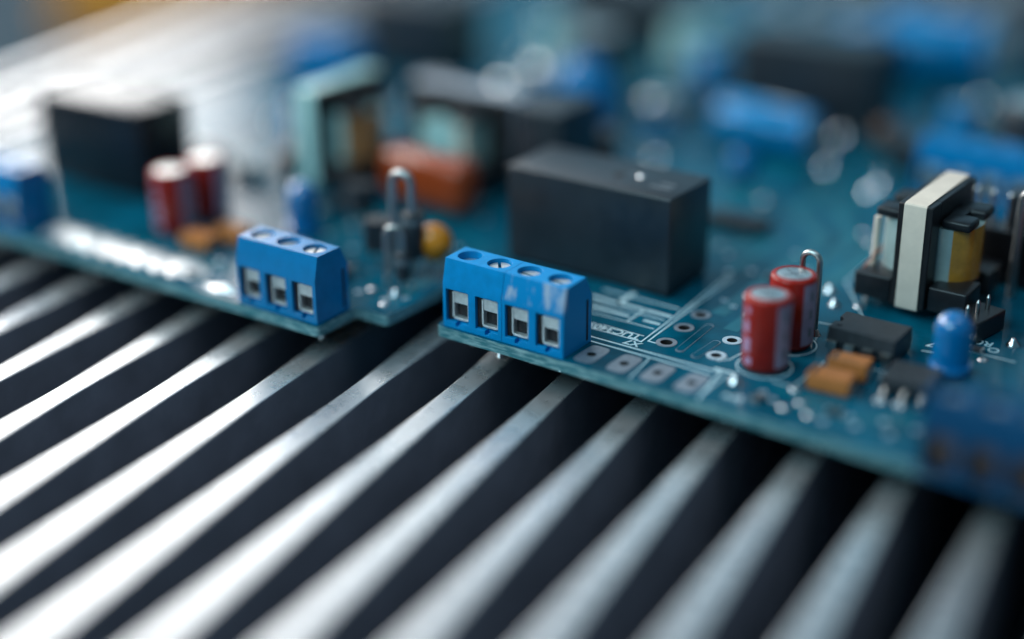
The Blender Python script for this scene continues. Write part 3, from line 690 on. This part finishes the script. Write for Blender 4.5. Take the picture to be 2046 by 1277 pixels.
def tantalum(label, x, y, rz, lx=5.4, ly=3.1, h=2.4):
    t = thing('tantalum_capacitor', label, 'capacitor', (x, y, 0), rz)
    b = MB(); b.prism([(-ly/2+.15, .1), (ly/2-.15, .1), (ly/2, h*.45), (ly/2-.18, h), (-ly/2+.18, h), (-ly/2, h*.45)], -lx/2, lx/2, 'yz'); b.build('body', 'tant', t)
    for s_ in (-1, 1):
        xa, xb = sorted((s_*(lx/2-.1), s_*(lx/2+.22))); b = MB(); b.box(xa, xb, -1.0, 1.0, .02, h*.5, bev=.06); b.build('end_cap', 'chip_white', t)
    b = MB(); b.box(-lx/2+.3, -lx/2+1.0, -ly/2+.35, ly/2-.35, h-.01, h+.012); b.build('polarity_bar', 'brown', t)
    return t
tantalum('orange tantalum chip touching the black eight-pin chip, rear one of the near pair', 53.5, 17.0, 5, 5.2, 3.2, 2.5)
tantalum('orange tantalum chip nearest the board edge, front one of the near pair', 53.2, 12.0, 5, 5.6, 3.4, 2.3)
tantalum('blurred orange tantalum chip left of the three-way terminals, front one of the far pair', -49.6, 2.4, 4, 5.6, 3.4, 2.4)
tantalum('blurred orange tantalum chip beside the far red capacitors, rear one of the far pair', -47.4, 7.6, 4, 5.6, 3.4, 2.4)

# ------------------------------------------------------------------ transformers
def transformer(label, x, y, rz, sc_=1.0, mats=('tape_clear', 'tape_amber'), band='tape'):
    """core ring stands in the local y-z plane; front tape face at y = 0"""
    t = thing('transformer', label, 'transformer', (x, y, 0), rz, scale=sc_)
    D, H = 16.5, 17.0
    b = MB()
    b.box(-2.5, 2.5, .1, 3.4, 1.6, H-.1, bev=.2); b.build('core_leg', 'ferrite', t)
    b = MB(); b.box(-2.5, 2.5, D-3.4, D-.1, 1.6, H-.1, bev=.2); b.build('core_leg', 'ferrite', t)
    b = MB(); b.box(-2.48, 2.48, 3.3, D-3.3, H-3.4, H-.12, bev=.15); b.build('core_yoke', 'ferrite', t)
    b = MB(); b.box(-2.48, 2.48, 3.3, D-3.3, 1.6, 4.6, bev=.15); b.build('core_yoke', 'ferrite', t)
    # tape band around the ring
    b = MB(); o0 = rounded_yz(-.06, D+.06, 1.3, H+.06, .5); o1 = rounded_yz(.08, D-.08, 1.4, H-.08, .4)
    n = len(o0); vs = [(xx, yy, zz) for xx in (-1.6, 1.6) for yy, zz in o0]+[(xx, yy, zz) for xx in (-1.6, 1.6) for yy, zz in o1]; fs = []
    for k in range(n):
        j = (k+1) % n
        fs += [(k, j, n+j, n+k), (2*n+k, 2*n+j, j, k), (n+k, n+j, 3*n+j, 3*n+k)]
    b._new(vs, fs); b.build('tape_band', band, t)
    # winding: rounded block on both sides of the core
    def rrect(hx, hy, r): return rr(0, D/2, hx, hy, r)
    b = MB(); b.prism(rrect(6.9, 4.75, 4.2), 5.0, 13.0); wd = b.build('winding', mats[0], t, angle=40)
    b = MB(); b.prism([(q[0], q[1]) for q in rrect(6.95, 4.8, 4.2) if q[0] > 4.3] , 5.05, 12.9); b.build('winding_tape', mats[1], wd, angle=40)
    b = MB(); b.prism([(.2, 3.48), (2.3, 3.48), (2.3, 3.4), (.2, 3.4)], 5.3, 12.7); b.build('tape_end', mats[1], wd)
    # flanges
    for sx in (-1, 1):
        x0, x1 = sorted((sx*2.6, sx*6.9))
        b = MB(); b.box(x0, x1, 3.2, 7.1, 13.05, 14.5, bev=.55, seg=3); b.build('top_flange', 'bobbin', t)
        b = MB(); b.box(x0, x1, 9.2, 13.2, 13.05, 14.5, bev=.55, seg=3); b.build('top_flange', 'bobbin', t)
        xm0, xm1 = sorted((sx*2.6, sx*4.6)); b = MB(); b.box(xm0, xm1, 6.9, 9.4, 13.05, 14.3); b.build('top_flange', 'bobbin', t)
        b = MB(); b.box(x0, x1, 2.9, 13.6, 3.6, 4.95, bev=.4, seg=3); b.build('bottom_flange', 'bobbin', t)
        xo0, xo1 = sorted((sx*2.7, sx*8.3)); b = MB(); b.box(xo0, xo1, .6, 6.4, 1.6, 5.3, bev=.35, seg=3); b.build('pin_block', 'bobbin', t)
        b = MB(); b.box(xo0, xo1, 10.2, 15.8, 1.6, 5.3, bev=.35, seg=3); b.build('pin_block', 'bobbin', t)
        for yy in (2.2, 5.0, 11.4, 14.2):
            b = MB(); b.box(sx*7.0-.3, sx*7.0+.3, yy-.3, yy+.3, -.2, 1.65); b.build('pin', 'lead', t)
        for yy in (2.4, 4.6) if sx < 0 else ():
            b = MB(); b.tube([(sx*7.6, yy, 5.2), (sx*7.3, yy+.3, 5.9), (sx*6.8, yy+.9, 6.6), (sx*6.4, yy+1.4, 8)], .15, 8); b.build('winding_end', 'copper', t, angle=80)
    b = MB(); b.tube([(-7.2, 4.3, 5.2), (-6.95, 4.4, 6), (-6.9, 4.4, 12.6)], .5, 8); b.build('lead_out', 'tape', t, angle=80)
    return t
def rounded_yz(y0, y1, z0, z1, r):
    return arc(y1-r, z0+r, r, -90, 0, 3)+arc(y1-r, z1-r, r, 0, 90, 3)+arc(y0+r, z1-r, r, 90, 180, 3)+arc(y0+r, z0+r, r, 180, 270, 3)
transformer('small transformer with cream tape band and amber winding, at the right', 52.4, 38.2, 0)
transformer('blurred transformer with pale tape band, behind the blurred blue dome LED', -52.0, 31.0, -2, 1.08, ('tape_teal', 'tape_brown'), 'tape_teal')
transformer('blurred larger transformer seen broadside, behind the rust-red film capacitor', -25.2, 56.0, 90, (1.3, 1.38, .9), ('tape_teal', 'tape_teal'), 'tape_grey')

# ------------------------------------------------------------------ small chips scattered over the rear board
ch = MB(); ch.box(-.75, .75, -.62, .62, .05, .55, bev=.05); ch_me = ch.mesh('body', 'epoxy')
ce = MB(); ce.box(-.14, .14, -.63, .63, .03, .56, bev=.04); ce_me = ce.mesh('end_cap', 'chip_white')
pos = [(56.5, 5.8, 10), (46.8, 4.0, 80), (64.5, 33.5, 0), (36.0, 36, 90), (30.5, 41, 0), (-38, 6, 90), (-42.5, -6.5, 0), (-32, 2, 0)]
while len(pos) < 24:
    x, y = random.uniform(-70, 56), random.uniform(66, 185)
    if any((x-a)**2+(y-c)**2 < 60 for a, c, _ in pos) or (-16 < x < 18 and 90 < y < 128): continue
    pos.append((x, y, random.choice((0, 90))))
for i, (x, y, rz) in enumerate(pos):
    t = thing('chip_resistor', 'tiny black chip resistor with silver ends soldered flat on the board', 'resistor', (x, y, 0), rz, 'chip resistors')
    link('body', ch_me, t); link('end_cap', ce_me, t, (-.86, 0, 0)); link('end_cap', ce_me, t, (.86, 0, 0))
